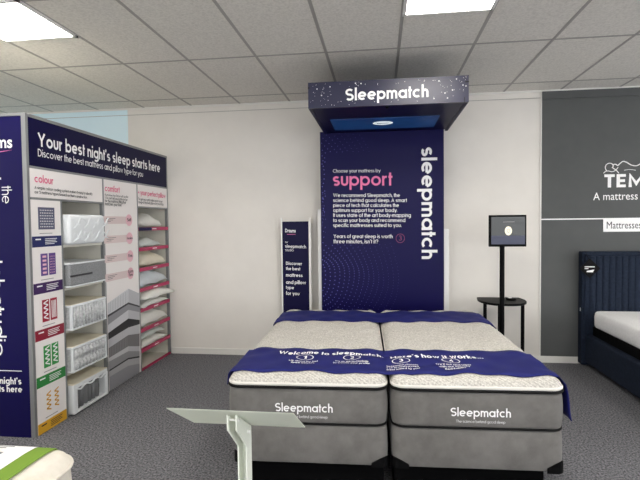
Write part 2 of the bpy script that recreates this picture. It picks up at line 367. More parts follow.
# ------------------------------------------------------------------ sample display unit
CX, CN, CF, CT = -2.569, 3.2, 5.525, 2.417
D_ = .90
U = thing('display_unit', 'tall aluminium framed unit showing mattress samples and pillows under a navy header', 'display unit', (CX-.45, 4.36, 0))
bm = B()
box(bm, CX-D_, CX-.46, CN+.03, CF, 0, CT-.02)          # core behind the niches
box(bm, CX-.46, CX-.015, CN+.03, CF, 2.03, CT-.02)       # head
box(bm, CX-.46, CX-.015, CN+.03, 3.570, 0, 2.03)         # behind the colour strip
box(bm, CX-.46, CX-.015, 4.155, 4.79, 0, 2.03)           # behind the comfort board
box(bm, CX-.46, CX-.015, CF-.02, CF, 0, 2.03)
box(bm, CX-.46, CX-.015, 3.570, 4.155, 1.80, 2.03); box(bm, CX-.46, CX-.015, 4.79, CF, 1.785, 2.03)
obj('carcass', bm, M['cabwhite'], U)
ep = obj('end_panel', box(B(), CX-D_, CX-.032, CN, CN+.03, 0, CT-.02), M['purple'], U, label='indigo end panel with white lettering')
hd = obj('header_sign', box(B(), CX-.015, CX-.002, CN+.03, CF-.02, 2.035, CT-.022), M['navy_dark'], U, label='dark navy header sign')
posts = [(CN-.004, CN+.026, CT), (3.555, 3.577, 1.80), (4.148, 4.174, 2.03), (4.778, 4.800, 2.03), (CF-.024, CF, CT)]
for a, b, z in posts:
    obj('post', box(B(), CX-.034, CX, a, b, 0, z, .003), M['alu'], U)
for y0, y1, z0, z1 in [(CN+.03, CF-.02, CT-.024, CT), (CN+.03, CF-.02, 2.018, 2.036), (CN+.034, 4.150, 1.785, 1.802), (4.80, CF-.024, 1.770, 1.787)]:
    obj('rail', box(B(), CX-.03, CX, y0, y1, z0, z1, .002), M['alu'], U)
obj('rail', box(B(), CX-D_, CX-.03, CN-.004, CN+.03, CT-.022, CT, .002), M['alu'], U)
EPS = .003
def cx_text(name, s, a, b, h, m, parent, weight=0):
    p0, p1 = on_x(a[0], a[1], CX+EPS), on_x(b[0], b[1], CX+EPS)
    return obj(name, text_bm(s, p0, p1, h, (0,0,1), weight), m, parent)
cx_text('heading_text', "Your best night's sleep starts here", (38,146), (160,172.5), .115, M['white'], hd, .016)
cx_text('subheading_text', "Discover the best mattress and pillow type for you", (38,156.2), (143,177), .058, M['white'], hd, .007)
def board(name, y0, y1, z0, z1, m, label=None): return obj(name, box(B(), CX-.015, CX-.001, y0, y1, z0, z1), m, U, label=label)
cb = board('title_board', 3.226, 4.148, 1.803, 2.018, M['board'], 'white board titled colour')
cx_text('title_text', "colour", (34.6,182), (53.4,184.6), .062, M['rose'], cb, .012)
bm = B()
for s, a, b in [("A simple colour coding system makes it easy to identify", (34.6,188.8), (92.4,195.3)), ("our 5 mattress types based on their construction", (34.6,193.3), (87,198.6))]:
    merge(bm, text_bm(s, on_x(*a, CX+EPS), on_x(*b, CX+EPS), .021, (0,0,1), .012))
obj('small_print', bm, M['ink'], cb)
cm = board('comfort_board', 4.174, 4.778, .005, 2.018, M['board'], 'white comfort board with pink tabs and a printed stack of grey mattresses')
cx_text('title_text', "comfort", (105,191), (119.8,192.8), .060, M['rose'], cm, .012)
bm = B()
for k, (s, e) in enumerate([("If you know how firm or soft you like", 128.2), ("We can't tell you, just lie on top", 127.5), ("for the mattress filling that", 126), ("matches your feel", 121.5)]):
    y = 195.8+k*3.1; merge(bm, text_bm(s, on_x(105, y, CX+EPS), on_x(e, y+2.2-.25*k, CX+EPS), .020, (0,0,1), .012))
obj('small_print', bm, M['ink'], cm)
for (px, py), wds in zip([(129,220.2), (129.6,238.2), (130.2,256), (130.6,273.3)], (['Soft'], ['Medium'], ['Firm'], ['Extra', 'Firm'])):
    c = on_x(px, py, CX+.004)
    tb = obj('comfort_tab', box(B(), CX-.001, CX+.002, c.y-.45, c.y-.02, c.z-.036, c.z+.036), M['blush'], cm, label='blush tab with a pale pink disc')
    bm = B(); disc(bm, c, (0, .062, 0), (0, 0, .060)); obj('disc', bm, M['palepink'], tb)
    bm = B()
    for j, w in enumerate(wds):
        L = .019*len(w)*.5; z = c.z-.012+(.018-.036*j if len(wds) > 1 else 0)
        merge(bm, text_bm(w, (CX+.006, c.y-L, z), (CX+.006, c.y+L, z), .026, (0,0,1), .02))
    for j in range(3):
        box(bm, CX+.002, CX+.0026, c.y-.41, c.y-.25-.04*j, c.z+.014-.015*j, c.z+.0175-.015*j)
    obj('lettering', bm, M['ink'], tb)
# printed picture of stacked mattresses on the comfort board
def P8(u, v): return on_x(98+u/5.333, 290+v/5.333, CX+.0025)
bands = [(75,-7,18,'g1'), (138,66,84,'g2'), (150,76,92,'g3'), (192,106,118,'g4'), (236,152,160,'g5'), (272,200,182,'g6'), (318,240,232,'g7'), (372,300,300,'g8'), (392,326,326,'g9'), (438,362,352,'g5'), (446,370,360,'g10'), (476,404,392,'g3')]
pic = None
def clampz(v): v.z = max(v.z, .008); v.y = min(max(v.y, 4.176), 4.776); return v
for k, (l, c, r, mk) in enumerate(bands):
    nl, nc, nr = bands[k+1][:3] if k+1 < len(bands) else (560, 480, 470)
    for which in (0, 1):
        pts = [P8(40,l), P8(162,c), P8(162,nc), P8(40,nl)] if which == 0 else [P8(162,c), P8(222,r), P8(222,nr), P8(162,nc)]
        bm = B(); poly(bm, [clampz(p) for p in pts])
        o = obj('mattress_picture', bm, M[mk] if which == 0 else M['g6' if mk in ('g1','g4','g8') else mk], cm)
bm = B()
for k in (0, 2, 6, 8):                                    # printed quilting lines on some layers
    l, c, r = bands[k][:3]; nl, nc, nr = bands[k+1][:3]
    for j in range(1, 14):
        t = j/14; u = 40+122*t; a = l+(c-l)*t; b = nl+(nc-nl)*t
        if a+6 < b-4: poly(bm, [clampz(P8(u, a+6))+Vector((.001,0,0)), clampz(P8(u+1.6, a+6))+Vector((.001,0,0)), clampz(P8(u+1.6, b-4))+Vector((.001,0,0)), clampz(P8(u, b-4))+Vector((.001,0,0))])
obj('printed_lines', bm, M['g9'], cm)
pb = board('title_board', 4.80, CF-.024, 1.788, 2.018, M['board'], 'white board titled your perfect pillow')
cx_text('title_text', "+ your perfect pillow", (138.2,194.6), (165.4,198.4), .060, M['rose'], pb, .012)
bm = B()
for s, a, b in [("To get you comfy make sure to try our", (138.4,200), (162.5,202.6)), ("range of the best pillows for you today", (138.4,203.2), (163.5,205.5))]:
    merge(bm, text_bm(s, on_x(*a, CX+EPS), on_x(*b, CX+EPS), .020, (0,0,1), .012))
obj('small_print', bm, M['ink'], pb)
# colour strip: five printed cells
cs = board('colour_strip', 3.226, 3.555, .004, 1.785, M['board'], 'white strip with five coloured mattress type bands')
kinds = ['navy', 'purple', 'red', 'green', 'yellow']
for k, kd in enumerate(kinds):
    zt = 1.78-.356*k; z0 = zt-.356
    bd = obj('colour_band', box(B(), CX-.001, CX+.001, 3.228, 3.553, z0+.002, z0+.084), M['tag'+kd], cs, label='%s band' % kd)
    bm = B()
    box(bm, CX+.001, CX+.0016, 3.262, 3.320, z0+.056, z0+.066)
    for j in range(4): box(bm, CX+.001, CX+.0016, 3.365, 3.50-.03*(j == 3)-.012*(j == 1), z0+.060-.013*j, z0+.065-.013*j)
    obj('small_print', bm, M['white'] if kd != 'yellow' else M['ink'], bd)
    bm = B(); box(bm, CX-.001, CX+.001, 3.31, 3.45, z0+.103, z0+.108); obj('caption_line', bm, M['greyink'], cs)
    zc = zt-.135; im = M['icon'+('grey' if kd == 'navy' else kd)]
    cols = [(3.30, 3.48)] if kd == 'navy' else [(3.312, 3.387), (3.402, 3.477)]
    for ci, (a, b) in enumerate(cols):
        bm = B(); dt = B()
        if kd != 'yellow': box(bm, CX-.001, CX+.0015, a, b, zc-.085, zc+.085, .0)
        if kd == 'navy':
            for r_ in range(7):
                for q in range(8): box(dt, CX+.0015, CX+.002, a+.018+q*.019+(r_ % 2)*.004, a+.026+q*.019+(r_ % 2)*.004, zc-.068+r_*.021, zc-.060+r_*.021)
        elif kd == 'purple':
            if ci == 0:
                for r_ in range(5): box(dt, CX+.0015, CX+.002, a+.018, b-.016, zc-.070+r_*.031, zc-.054+r_*.031)
            else:
                for r_ in range(7):
                    for q in range(4): box(dt, CX+.0015, CX+.002, a+.010+q*.015, a+.016+q*.015, zc-.07+r_*.021, zc-.063+r_*.021)
        elif kd == 'red' and ci == 1:
            for q in range(4): box(dt, CX+.0015, CX+.002, a+.012+q*.0145, a+.019+q*.0145, zc-.068, zc+.068)
        else:
            n = 8; tgt = bm if kd == 'yellow' else dt
            for r_ in range(n):
                za, zb = zc-.072+r_*.018, zc-.072+(r_+1)*.018
                ya, yb = (a+.012, b-.012) if r_ % 2 else (b-.012, a+.012)
                t_ = .010
                poly(tgt, [(CX+.002, ya, za), (CX+.002, yb, zb), (CX+.002, yb, zb+t_), (CX+.002, ya, za+t_)])
        ic = obj('mattress_icon', bm, im, cs, label='%s mattress icon' % ('grey' if kd == 'navy' else kd))
        if kd != 'yellow': obj('icon_detail', dt, M['white'] if kd != 'purple' else M['palepink'], ic)
        else: dt.free()
for k in range(5):
    z = .356*k
    obj('shelf', box(B(), CX-.458, CX-.02, 3.571, 4.150, max(z-.018, .002) if k else .002, z+.004 if k else .012), M['cabwhite'], U)
for k in range(8):
    z = .2205*k
    obj('shelf', box(B(), CX-.458, CX-.02, 4.80, CF-.024, z-.012 if k else .002, z+.006 if k else .014), M['cabwhite'], U)
    s = obj('shelf_strip', box(B(), CX-.02, CX+.002, 4.80, CF-.018, z-.022 if k else .003, z+.016 if k else .022), M['redstrip'], U, label='raspberry shelf edge strip')
    if k == 7:
        obj('strip_end', box(B(), CX-.001, CX+.0035, 4.801, 5.09, z-.021, z+.015), M['navy'], s, label='navy section of the strip')
    if k:
        bm = B(); box(bm, CX+.002, CX+.0042, 5.10, 5.20, z-.008, z+.001); obj('small_print', bm, M['white'], s)
# end panel lettering (plane Y = CN)
EY = CN-.003
def ey(x, y): return on_y(x, y, EY)
a, b = ey(0, 167), ey(0, 356)
a.x = b.x = -2.782-.108
obj('vertical_lettering', text_bm("sleepmatch studio", a, b, .105, (1,0,0), .004, uni=False), M['white'], ep)
a, b = ey(1.6, 186), ey(2.4, 203.5); a.x = b.x = -2.776
obj('small_vertical_lettering', text_bm("the", a, b, .062, (1,0,0), 0), M['white'], ep)
obj('logo_lettering', text_bm("Dreams", ey(-33, 148), ey(12.3, 147.6), .085, (0,0,1), .02, geo=False), M['white'], ep)
bm = B(); pts = []
n = 16
for k in range(n+1):
    t = k/n; x = -33+45*t; y = 153-3.2*t*t+ .0
    pts.append((x, y, 1.6*math.sin(PI*t)+.15))
for k in range(n):
    (xa, ya, ta), (xb, yb, tb) = pts[k], pts[k+1]
    poly(bm, [ey(xa, ya), ey(xb, yb), ey(xb, yb+tb*.7), ey(xa, ya+ta*.7)])
obj('logo_underline', bm, M['pink'], ep)
bm = B(); p = ey(21.5, 371); box(bm, CX-.80, p.x, CN-.003, CN, p.z-.004, p.z+.001); obj('rule_line', bm, M['white'], ep)
bm = B()
p = ey(21.5, 384.5); merge(bm, text_bm("Your best night's", (p.x-.475, EY, p.z), (p.x, EY, p.z), .044, (0,0,1), .02))
p = ey(22.3, 392.5); merge(bm, text_bm("sleep starts here", (p.x-.475, EY, p.z), (p.x, EY, p.z), .044, (0,0,1), .02))
obj('slogan_text', bm, M['white'], ep)

# --- mattress samples (each one a thing), standing on the niche shelves
def sample_body(y0, y1, z0, z1, xf, r=.012): return box(B(), CX-.40, xf, y0, y1, z0, z1, r, 3)
SY0, SY1 = 3.600, 4.092; XF = CX+.035
G5 = 'mattress samples in the niches'
def wrinkles(zc, y, amp, seed): return amp*(noise.noise(Vector((seed, y*7, zc*9)))+.6*noise.noise(Vector((seed+5, y*15+zc*8, zc*16))))
# 1 white quilted foam block
t = thing('mattress_sample', 'white quilted mattress sample in the topmost niche, above the grey one', 'mattress sample', (CX-.2, 3.85, 1.428), G5)
bm = B(); box(bm, CX-.40, XF+.012, SY0-.006, SY1+.012, 1.429, 1.680, .03, 4); o = smooth_by_angle(obj('block', bm, M['sample_white'], t), 50)
bm = B()
for j in range(4):
    for q in range(2):
        yb = SY0+.03+j*.135; zb = 1.45+q*.115
        pts = []
        for k in range(9):
            s = k/8; pts.append((XF+.012, yb+.02+.11*s, zb+.085*(s*s*(3-2*s))+.006*math.sin(s*9)))
        tube(bm, pts, .005, 6)
        pts = [(XF+.012, yb+.01+.10*k/6, zb+.05+.03*math.sin(k*.9+q)) for k in range(7)]
        tube(bm, pts, .004, 6)
obj('quilting', bm, M['sample_white'], t, smooth=True)
# 2 grey woven
t = thing('mattress_sample', 'grey woven mattress sample with a dark handle strap, in second niche from top', 'mattress sample', (CX-.2, 3.85, 1.072), G5)
bm = sample_body(SY0, SY1+.01, 1.086, 1.262, XF); obj('block', bm, M['sample_grey'], t)
bm = B(); box(bm, CX-.40, XF+.004, SY0-.003, SY1+.012, 1.262, 1.276, .006); obj('border_tape', bm, M['sample_white'], t, label='white border tape'); bm = B(); box(bm, CX-.40, XF+.004, SY0-.003, SY1+.012, 1.0735, 1.086, .006); obj('border_tape', bm, M['sample_white'], t, label='white border tape')
bm = B(); box(bm, XF, XF+.006, SY0, SY0+.30, 1.160, 1.176, .002); obj('strap', bm, M['g2'], t, label='dark strap')
# 3 and 4: cut open sides behind a clear cover
for k, (zb, zt, lab) in enumerate([(.7165, .925, 'white mattress sample with ribbed side, below the grey sample and above the mesh one'), (.3605, .575, 'pale mesh sided mattress sample on the fourth niche down, above the one with open front')]):
    t = thing('mattress_sample', lab, 'mattress sample', (CX-.2, 3.85, zb), G5)
    obj('block', box(B(), CX-.40, XF-.006, SY0+.004, SY1, zb+.006, zt-.006), M['sample_mesh'], t)
    bm = B()
    box(bm, CX-.40, XF+.004, SY0, SY1+.006, zt-.020, zt, .006); box(bm, CX-.40, XF+.006, SY0, SY1+.006, zb+.001, zb+.014, .005)
    for yy in (SY0+.002, SY1-.016): box(bm, XF-.02, XF+.003, yy, yy+.018, zb+.01, zt-.01, .004)
    obj('frame_piping', bm, M['sample_white'], t, label='white piping')
    obj('top_panel', box(B(), CX-.40, XF-.004, SY0+.004, SY1, zt-.002, zt+.004, .002), M['pillow_cream'], t, label='cream top')
    bm = B()
    if k == 0:
        for j in range(11): tube(bm, [(XF-.006, SY0+.04+j*.041, zb+.014), (XF-.002, SY0+.04+j*.041, (zb+zt)/2), (XF-.006, SY0+.04+j*.041, zt-.02)], [.010, .019, .010], 8)
    else:
        for j in range(9):
            for q in range(2): tube(bm, [(XF-.008, SY0+.05+j*.048, zb+.018+q*.09), (XF-.003, SY0+.05+j*.048+.006, zb+.06+q*.09), (XF-.008, SY0+.05+j*.048, zb+.10+q*.09)], [.012, .024, .012], 8)
    obj('ribbed_side', bm, M['sample_mesh'], t, smooth=True)
# 5 open fronted
t = thing('mattress_sample', 'white mattress sample with a dark open front showing springs, in the lowest niche', 'mattress sample', (CX-.2, 3.85, .012), G5)
z0, z1 = .0125, .262
bm = B()
box(bm, CX-.40, XF, SY0, SY1+.01, z1-.045, z1-.004, .012); box(bm, CX-.40, XF+.004, SY0, SY1+.01, z0, z0+.022, .008)
box(bm, CX-.40, XF+.004, SY0, SY0+.055, z0, z1-.03, .012); box(bm, CX-.40, XF+.004, SY1-.035, SY1+.01, z0, z1-.03, .012)
box(bm, CX-.40, CX-.36, SY0, SY1, z0, z1-.02)
obj('shell', bm, M['sample_white'], t)
obj('top_panel', box(B(), CX-.40, XF-.002, SY0+.002, SY1+.006, z1-.006, z1+.002, .003), M['pillow_cream'], t, label='cream top')
for q in range(2):
    for j in range(6):
        bm = B(); tube(bm, [(CX-.01-.09*q, SY0+.10+j*.056, z0+.022), (CX-.01-.09*q, SY0+.10+j*.056, z0+.12), (CX-.01-.09*q, SY0+.10+j*.056, z1-.05)], [.022, .028, .022], 10); obj('spring', bm, M['spring'], t, smooth=True)
obj('cut_edge', tube(B(), [(XF+.001, SY0+.055+k*.0400, z1-.048-.012*math.sin(k*1.7)) for k in range(11)], .008, 8), M['sample_white'], t, smooth=True)

# --- pillows
def pillow_bm(cx, cy, cz, lx, ly, h, seed, sag=.3, tiltx=0):
    bm = B(); nx, ny = 16, 24; V = {}
    for side in (0, 1):
        for i in range(nx+1):
            for j in range(ny+1):
                u, v = -1+2*i/nx, -1+2*j/ny
                if side and (i in (0, nx) or j in (0, ny)): V[1, i, j] = V[0, i, j]; continue
                pinx = 1-.10*(abs(v)**3)*(1-0*u); piny = 1-.10*(1-u*u)*.6
                x = u*lx/2*(1-.08*(1-v*v)); y = v*ly/2*(1-.06*(1-u*u))
                prof = max(0, (1-u*u))**.42*max(0, (1-v*v))**.45
                z = (h*(1-sag)*prof if side == 0 else -h*sag*prof)
                if side == 0: z += .10*h*prof*noise.noise(Vector((u*2+seed, v*2.4, seed)))*2
                z = max(z, -h*sag) + h*sag
                if i in (0, nx) or j in (0, ny): z = h*sag*(.7+.3*math.sin(6*v+4*u+seed))
                V[side, i, j] = bm.verts.new((cx+x, cy+y, cz+z+tiltx*(x+lx/2)))
    for side in (0, 1):
        for i in range(nx):
            for j in range(ny):
                q = [V[side, i, j], V[side, i+1, j], V[side, i+1, j+1], V[side, i, j+1]]
                bm.faces.new(q if side == 0 else q[::-1])
    return bm
GP = 'pillows on the raspberry edged shelves'
for k, h, ly, yoff, mk, lx, lab in [
    (7, .165, .52, -.02, 'pillow_white', .40, 'plump white pillow on the topmost shelf with the navy strip end'),
    (6, .115, .48, -.04, 'pillow_grey', .40, 'thin pale grey pillow on second shelf from the top'),
    (5, .180, .60, .0, 'pillow_cream', .42, 'cream pillow with loose edge on third shelf from the top'),
    (4, .185, .65, .0, 'pillow_blue', .42, 'large pale bluish pillow on fourth shelf, above the overhanging creased pillow'),
    (2, .175, .62, .0, 'pillow_white', .42, 'white pillow just below the overhanging creased pillow'),
    (1, .085, .60, -.01, 'pillow_white', .42, 'flat white pillow at the bottom of the lowest pair, above the empty shelf')]:
    cy = 5.15+yoff; zc = .2205*k+.0065
    o = obj('pillow', pillow_bm(CX-.215, cy, zc, lx, ly, h, k*3.1), M[mk], None, (CX-.215, cy, zc), smooth=True)
    tag(o, lab, 'pillow', GP)
o = obj('pillow', pillow_bm(CX-.215, 5.13, .2205+.100, .40, .52, .080, 77), M['pillow_grey'], None, (CX-.215, 5.13, .2205+.100), smooth=True); tag(o, 'soft pale grey pillow lying on the flat white one of the lowest pair', 'pillow', GP)
o = obj('pillow', pillow_bm(CX-.20, 5.15, .668, .42, .62, .080, 31), M['pillow_white'], None, (CX-.20, 5.15, .668), smooth=True); tag(o, 'white pillow under the overhanging creased pillow, on the same shelf', 'pillow', GP)
o = obj('pillow', pillow_bm(CX-.16, 5.155, .752, .47, .68, .115, 53), M['pillow_white'], None, (CX-.16, 5.155, .752), smooth=True); tag(o, 'creased white pillow overhanging its shelf, upper of two', 'pillow', GP)

# ------------------------------------------------------------------ backdrop with canopy
PY = 5.30
T = thing('backdrop_display', 'tall navy lettered backdrop with a boxed canopy overhanging the twin bed', 'display', (0, PY, 0))
PX0, PX1 = -.663, .688
pan = obj('backdrop_panel', box(B(), PX0, PX1, PY, PY+.05, .02, 2.60, .003), M['navy'], T)
PT = PY-.003
def py(x, y): return on_y(x, y, PT)
def ptext(bm, s, a, b, h, w=.01): return merge(bm, text_bm(s, py(*a), py(*b), h, (0,0,1), w))
bm = B(); ptext(bm, "Choose your mattress by", (333,172.6), (380.5,172.2), .038, .005); obj('small_heading_text', bm, M['white'], pan)
bm = B(); ptext(bm, "support", (333,185.9), (392.5,185.5), .128, .013); obj('heading_text', bm, M['pink'], pan, label='pink word support')
bm = B()
for k, (s, e) in enumerate([("We recommend Sleepmatch, the", 400), ("science behind good sleep. A smart", 407), ("piece of tech that calculates the", 399), ("optimum support for your body.", 397.3), ("It uses state of the art body-mapping", 411), ("to scan your body and recommend", 405.3), ("specific mattresses suited to you.", 401.5)]):
    y = 197+5.0*k; ptext(bm, s, (333.2, y), (e, y), .040, .0085)
obj('paragraph_text', bm, M['white'], pan); bm = B()
ptext(bm, "Years of great sleep is worth", (333.5, 238), (392.6, 238.2), .040, .0085); ptext(bm, "three minutes, isn't it?", (333.5, 243.3), (378.2, 243.4), .040, .0085)
obj('paragraph_text', bm, M['white'], pan)
c = py(400.3, 238.3); bm = B(); ring(bm, c, (.048,0,0), (0,0,.050), .92)
merge(bm, text_bm("3", (c.x-.015, PT, c.z-.024), (c.x+.015, PT, c.z-.024), .048, (0,0,1), .0)); obj('minute_badge', bm, M['badge'], pan, label='pink ring badge')
a, b = py(421.2, 147.5), py(421.8, 259); a.x = b.x = (a.x+b.x)/2
obj('vertical_lettering', text_bm("sleepmatch", a, b, .158, (1,0,0), .016, uni=False), M['white'], pan)
bm = B(); dots = 0
rs = random.Random(3)
for cxp, czp, r0, r1, rows in [(-.95, 2.12, .28, .95, 13), (-.62, 1.80, .05, .16, 4), (-1.0, .98, .33, 1.25, 17)]:
    for k in range(rows):
        rr = r0+(r1-r0)*k/rows; n = int(2*PI*rr/.042)
        for q in range(n):
            an = 2*PI*q/n+k*.13; x = cxp+rr*math.cos(an); z = czp+rr*.8*math.sin(an)+.03*math.sin(an*5+k*.3)
            s = .0068*max(.35, 1-k/rows*.8)
            if PX0+.012 < x < PX1-.4 and .6 < z < 2.6 and not (x > -.61 and 1.36 < z < 2.36):
                poly(bm, [(x-s, PY-.0012, z), (x, PY-.0012, z-s), (x+s, PY-.0012, z), (x, PY-.0012, z+s)])
obj('dot_pattern', bm, M['dot'], pan)
# canopy: boxed fascia round an open underside with a lit blue print
KX0, KX1, KY0, KY1, KZ0, KZ1 = -.612, .735, 4.10, PY, 2.576, 2.796
can = obj('canopy', prism(B(), [(KX0, KY0, KZ1), (KX1, KY0, KZ1), (KX1, KY0, KZ0), (KX0, KY0, KZ0)], (0, .03, 0)), M['fascia'], T, label='navy canopy box with star print')
bm = B()
box(bm, KX0, KX0+.03, KY0+.03, KY1+.06, KZ0, KZ1); box(bm, KX1-.03, KX1, KY0+.03, KY1+.06, KZ0, KZ1)
box(bm, KX0+.03, KX1-.03, KY0+.03, KY1+.06, KZ1-.02, KZ1)
obj('canopy_shell', bm, M['navy_dark'], can)
obj('canopy_soffit', box(B(), KX0+.03, KX1-.03, KY0+.03, KY1-.001, KZ0+.006, KZ0+.02), M['navy_dark'], can)
ls = obj('soffit_print', box(B(), -.475, .56, 4.60, 5.12, KZ0+.001, KZ0+.006), M['canopyblue'], can, label='lit blue print on the underside')
bm = B(); disc(bm, (.03, 4.82, KZ0-.001), (.100, 0, 0), (0, -.085, 0), 32); ov = obj('oval_logo', bm, M['glowwhite'], ls, label='pale oval emblem')
bm = B(); box(bm, -.03, .09, 4.81, 4.83, KZ0-.003, KZ0-.002); obj('emblem_line', bm, M['canopyblue'], ls)
bm = B(); box(bm, .055, .075, KY0+.06, KY0+.075, KZ0-.012, KZ0+.007, .002); box(bm, .045, .085, KY0+.05, KY0+.085, KZ0+.001, KZ0+.007); obj('catch', bm, M['black'], can)
KT = KY0-.003
obj('fascia_lettering', text_bm("Sleepmatch", on_y(345.5, 100.8, KT), on_y(428.5, 97.0, KT), .108, (0,0,1), .017), M['white'], can)
bm = B(); rs = random.Random(11)
spots = [(309,90),(330,86.8),(355.5,83.2),(361,83.5),(439,81),(456.5,79),(463,85),(466,86),(452.5,90),(445,93),(434,98.5),(447.5,98),(317,89),(321.5,95.5)]
pts = [on_y(x, y, KT) for x, y in spots]
while len(pts) < 95:
    x = rs.uniform(KX0+.02, KX1-.02); z = rs.uniform(KZ0+.015, KZ1-.015)
    if -.40 < x < .46 and KZ0+.06 < z < KZ1-.05: continue
    pts.append(Vector((x, KT, z)))
for k, p in enumerate(pts):
    s = (.0058 if k < 14 else rs.choice([.0018, .0024, .003]))
    if KZ0+.008 < p.z < KZ1-.008 and KX0+.01 < p.x < KX1-.01: disc(bm, p, (s,0,0), (0,0,s), 8)
obj('star_print', bm, M['white'], can)
bm = B(); box(bm, KX1-.03, KX1+.001, KY0-.002, KY0+.02, KZ0+.16, KZ0+.17); obj('seam_clip', bm, M['black'], can); bm = B(); box(bm, KX1-.038, KX1-.032, KY0-.002, KY0+.02, KZ0, KZ0+.04); obj('seam_clip', bm, M['black'], can); bm = B()
box(bm, KX0-.001, KX0+.012, KY0-.002, KY0+.02, KZ0+.17, KZ0+.18); obj('seam_clip', bm, M['black'], can)
obj('upright', box(B(), -.706, -.650, PY+.052, PY+.092, 0, 1.742, .006), M['silver'], T, label='taller silver upright')
obj('upright', box(B(), .680, .748, PY+.052, PY+.092, 0, 1.505, .006), M['silver'], T, label='shorter silver upright')

# ------------------------------------------------------------------ slim banner
BX0, BX1, BY = -1.148, -.800, 5.44
S = thing('banner_stand', 'slim dark navy banner on silver posts against the wall beside the tall backdrop', 'banner', ((BX0+BX1)/2, BY, 0))
bn = obj('banner_panel', box(B(), BX0+.012, BX1-.026, BY, BY+.022, .08, 1.605), M['navy_dark'], S)
for x, w in ((BX0+.004, .008), (BX1-.012, .013)):
    bm = B(); box(bm, x-w, x+w, BY-.004, BY+.028, 0, 1.612, .004)
    tube(bm, [(x, BY+.012, 1.60), (x, BY+.012, 1.648)], .009, 10); obj('post', bm, M['silver'], S, label='silver post')
bm = B(); box(bm, BX0-.03, BX1+.03, BY-.10, BY+.07, 0, .012, .004); obj('foot_plate', bm, M['silver'], S)
def by(x, y): return on_y(x, y, BY-.002)
def btext(name, s, a, b, h, w=.0, parent=bn, geo=True): return obj(name, text_bm(s, by(*a), by(*b), h, (0,0,1), w, geo=geo), M['white'], parent)
btext('logo_lettering', "Dreams", (285.2,232.2), (295.6,232.4), .040, .02, geo=False)
bm = B(); box(bm, by(287,234).x, by(295.6,234).x, BY-.0025, BY-.001, by(287,234.2).z-.004, by(287,234.2).z+.001); obj('logo_underline', bm, M['pink'], bn)
btext('title_text', "the", (285.2,243), (288,243), .018)
btext('title_text', "sleepmatch", (285.2,247.6), (306,248.4), .040, .012)
btext('title_text', "studio", (285.2,251.2), (293.6,251.4), .026, 0)
bm = B()
for s, e, y in [("Discover", 302, 264.8), ("the best", 300.3, 270), ("mattress", 302.6, 276.6), ("and pillow", 306, 283.8), ("type", 294, 288.8), ("for you", 299.4, 294.8)]:
    merge(bm, text_bm(s, by(286, y), by(e, y+.5), .046, (0,0,1), .016))
obj('slogan_text', bm, M['white'], bn)

# ------------------------------------------------------------------ twin bed
BPIV = Vector((.055, 2.66, 0)); BROT = math.radians(2.0)
BY0, BL = 2.66, 2.09
def finish_rot(root):
    d = Vector(root.location)-BPIV; R = Matrix.Rotation(BROT, 3, 'Z'); root.location = BPIV+R @ d; root.rotation_euler = (0, 0, BROT)
SIDES = {'left': (-.890, .034), 'right': (.056, 1.000)}
RC = .075; ZS = .651; ZB = .431
def corner(px, py_, x0, x1, y0, y1, r):
    cx = min(max(px, x0+r), x1-r); cyy = min(max(py_, y0+r), y1-r)
    u, v = (px-cx)/r, (py_-cyy)/r
    if abs(u) > 1e-6 and abs(v) > 1e-6:
        return cx+r*u*math.sqrt(max(0, 1-v*v/2)), cyy+r*v*math.sqrt(max(0, 1-u*u/2))
    return px, py_
def edge_dist(x, y, x0, x1, y0, y1, r):
    dx = min(x-x0, x1-x); dy = min(y-y0, y1-y)
    if dx < r and dy < r: return max(0, r-math.hypot(r-dx, r-dy))
    return max(0, min(dx, dy))
def quilt(x, y):
    a = math.sin(x*2*PI/.235+.6+.35*math.sin(y*9)); b = math.sin(y*2*PI/.30+.3*math.sin(x*8))
    return .0045*a*b
def top_z(x, y, x0, x1):
    d = edge_dist(x, y, x0, x1, BY0, BY0+BL, RC); w = .11
    t = min(1, d/w); rise = .048*math.sqrt(max(0, 1-(1-t)**2))
    w2 = min(1, d/.05)
    edge = 0
    if d < .2: edge = .006*math.sin((x if (min(y-BY0, BY0+BL-y) < min(x-x0, x1-x)) else y)*2*PI/.21)*min(1, d/.06)*max(0, 1-d/.2)
    return ZS+.022+rise+quilt(x, y)*w2+edge
def grid_coords(a, b, r, n, dense=6):
    g = [a+r*k/dense for k in range(dense)]+[a+r+(b-a-2*r)*k/n for k in range(n)]+[b-r+r*k/dense for k in range(dense+1)]
    return g
def perim(x0, x1, y0, y1, r, off=0, n=8):
    pts = []
    for cx, cyy, a0 in [(x1-r, y0+r, -PI/2), (x1-r, y1-r, 0), (x0+r, y1-r, PI/2), (x0+r, y0+r, PI)]:
        for k in range(n+1):
            a = a0+PI/2*k/n; pts.append((cx+(r+off)*math.cos(a), cyy+(r+off)*math.sin(a)))
    return pts
def ring_loft(bm, rings, cap0=False, cap1=False):
    R = [[bm.verts.new(p) for p in rg] for rg in rings]; n = len(R[0])
    for a, b in zip(R, R[1:]):
        for k in range(n): bm.faces.new((a[k], a[(k+1) % n], b[(k+1) % n], b[k]))
    if cap0: bm.faces.new(R[0][::-1])
    if cap1: bm.faces.new(R[-1])
    return bm
GB = 'twin mattresses'; roots = []
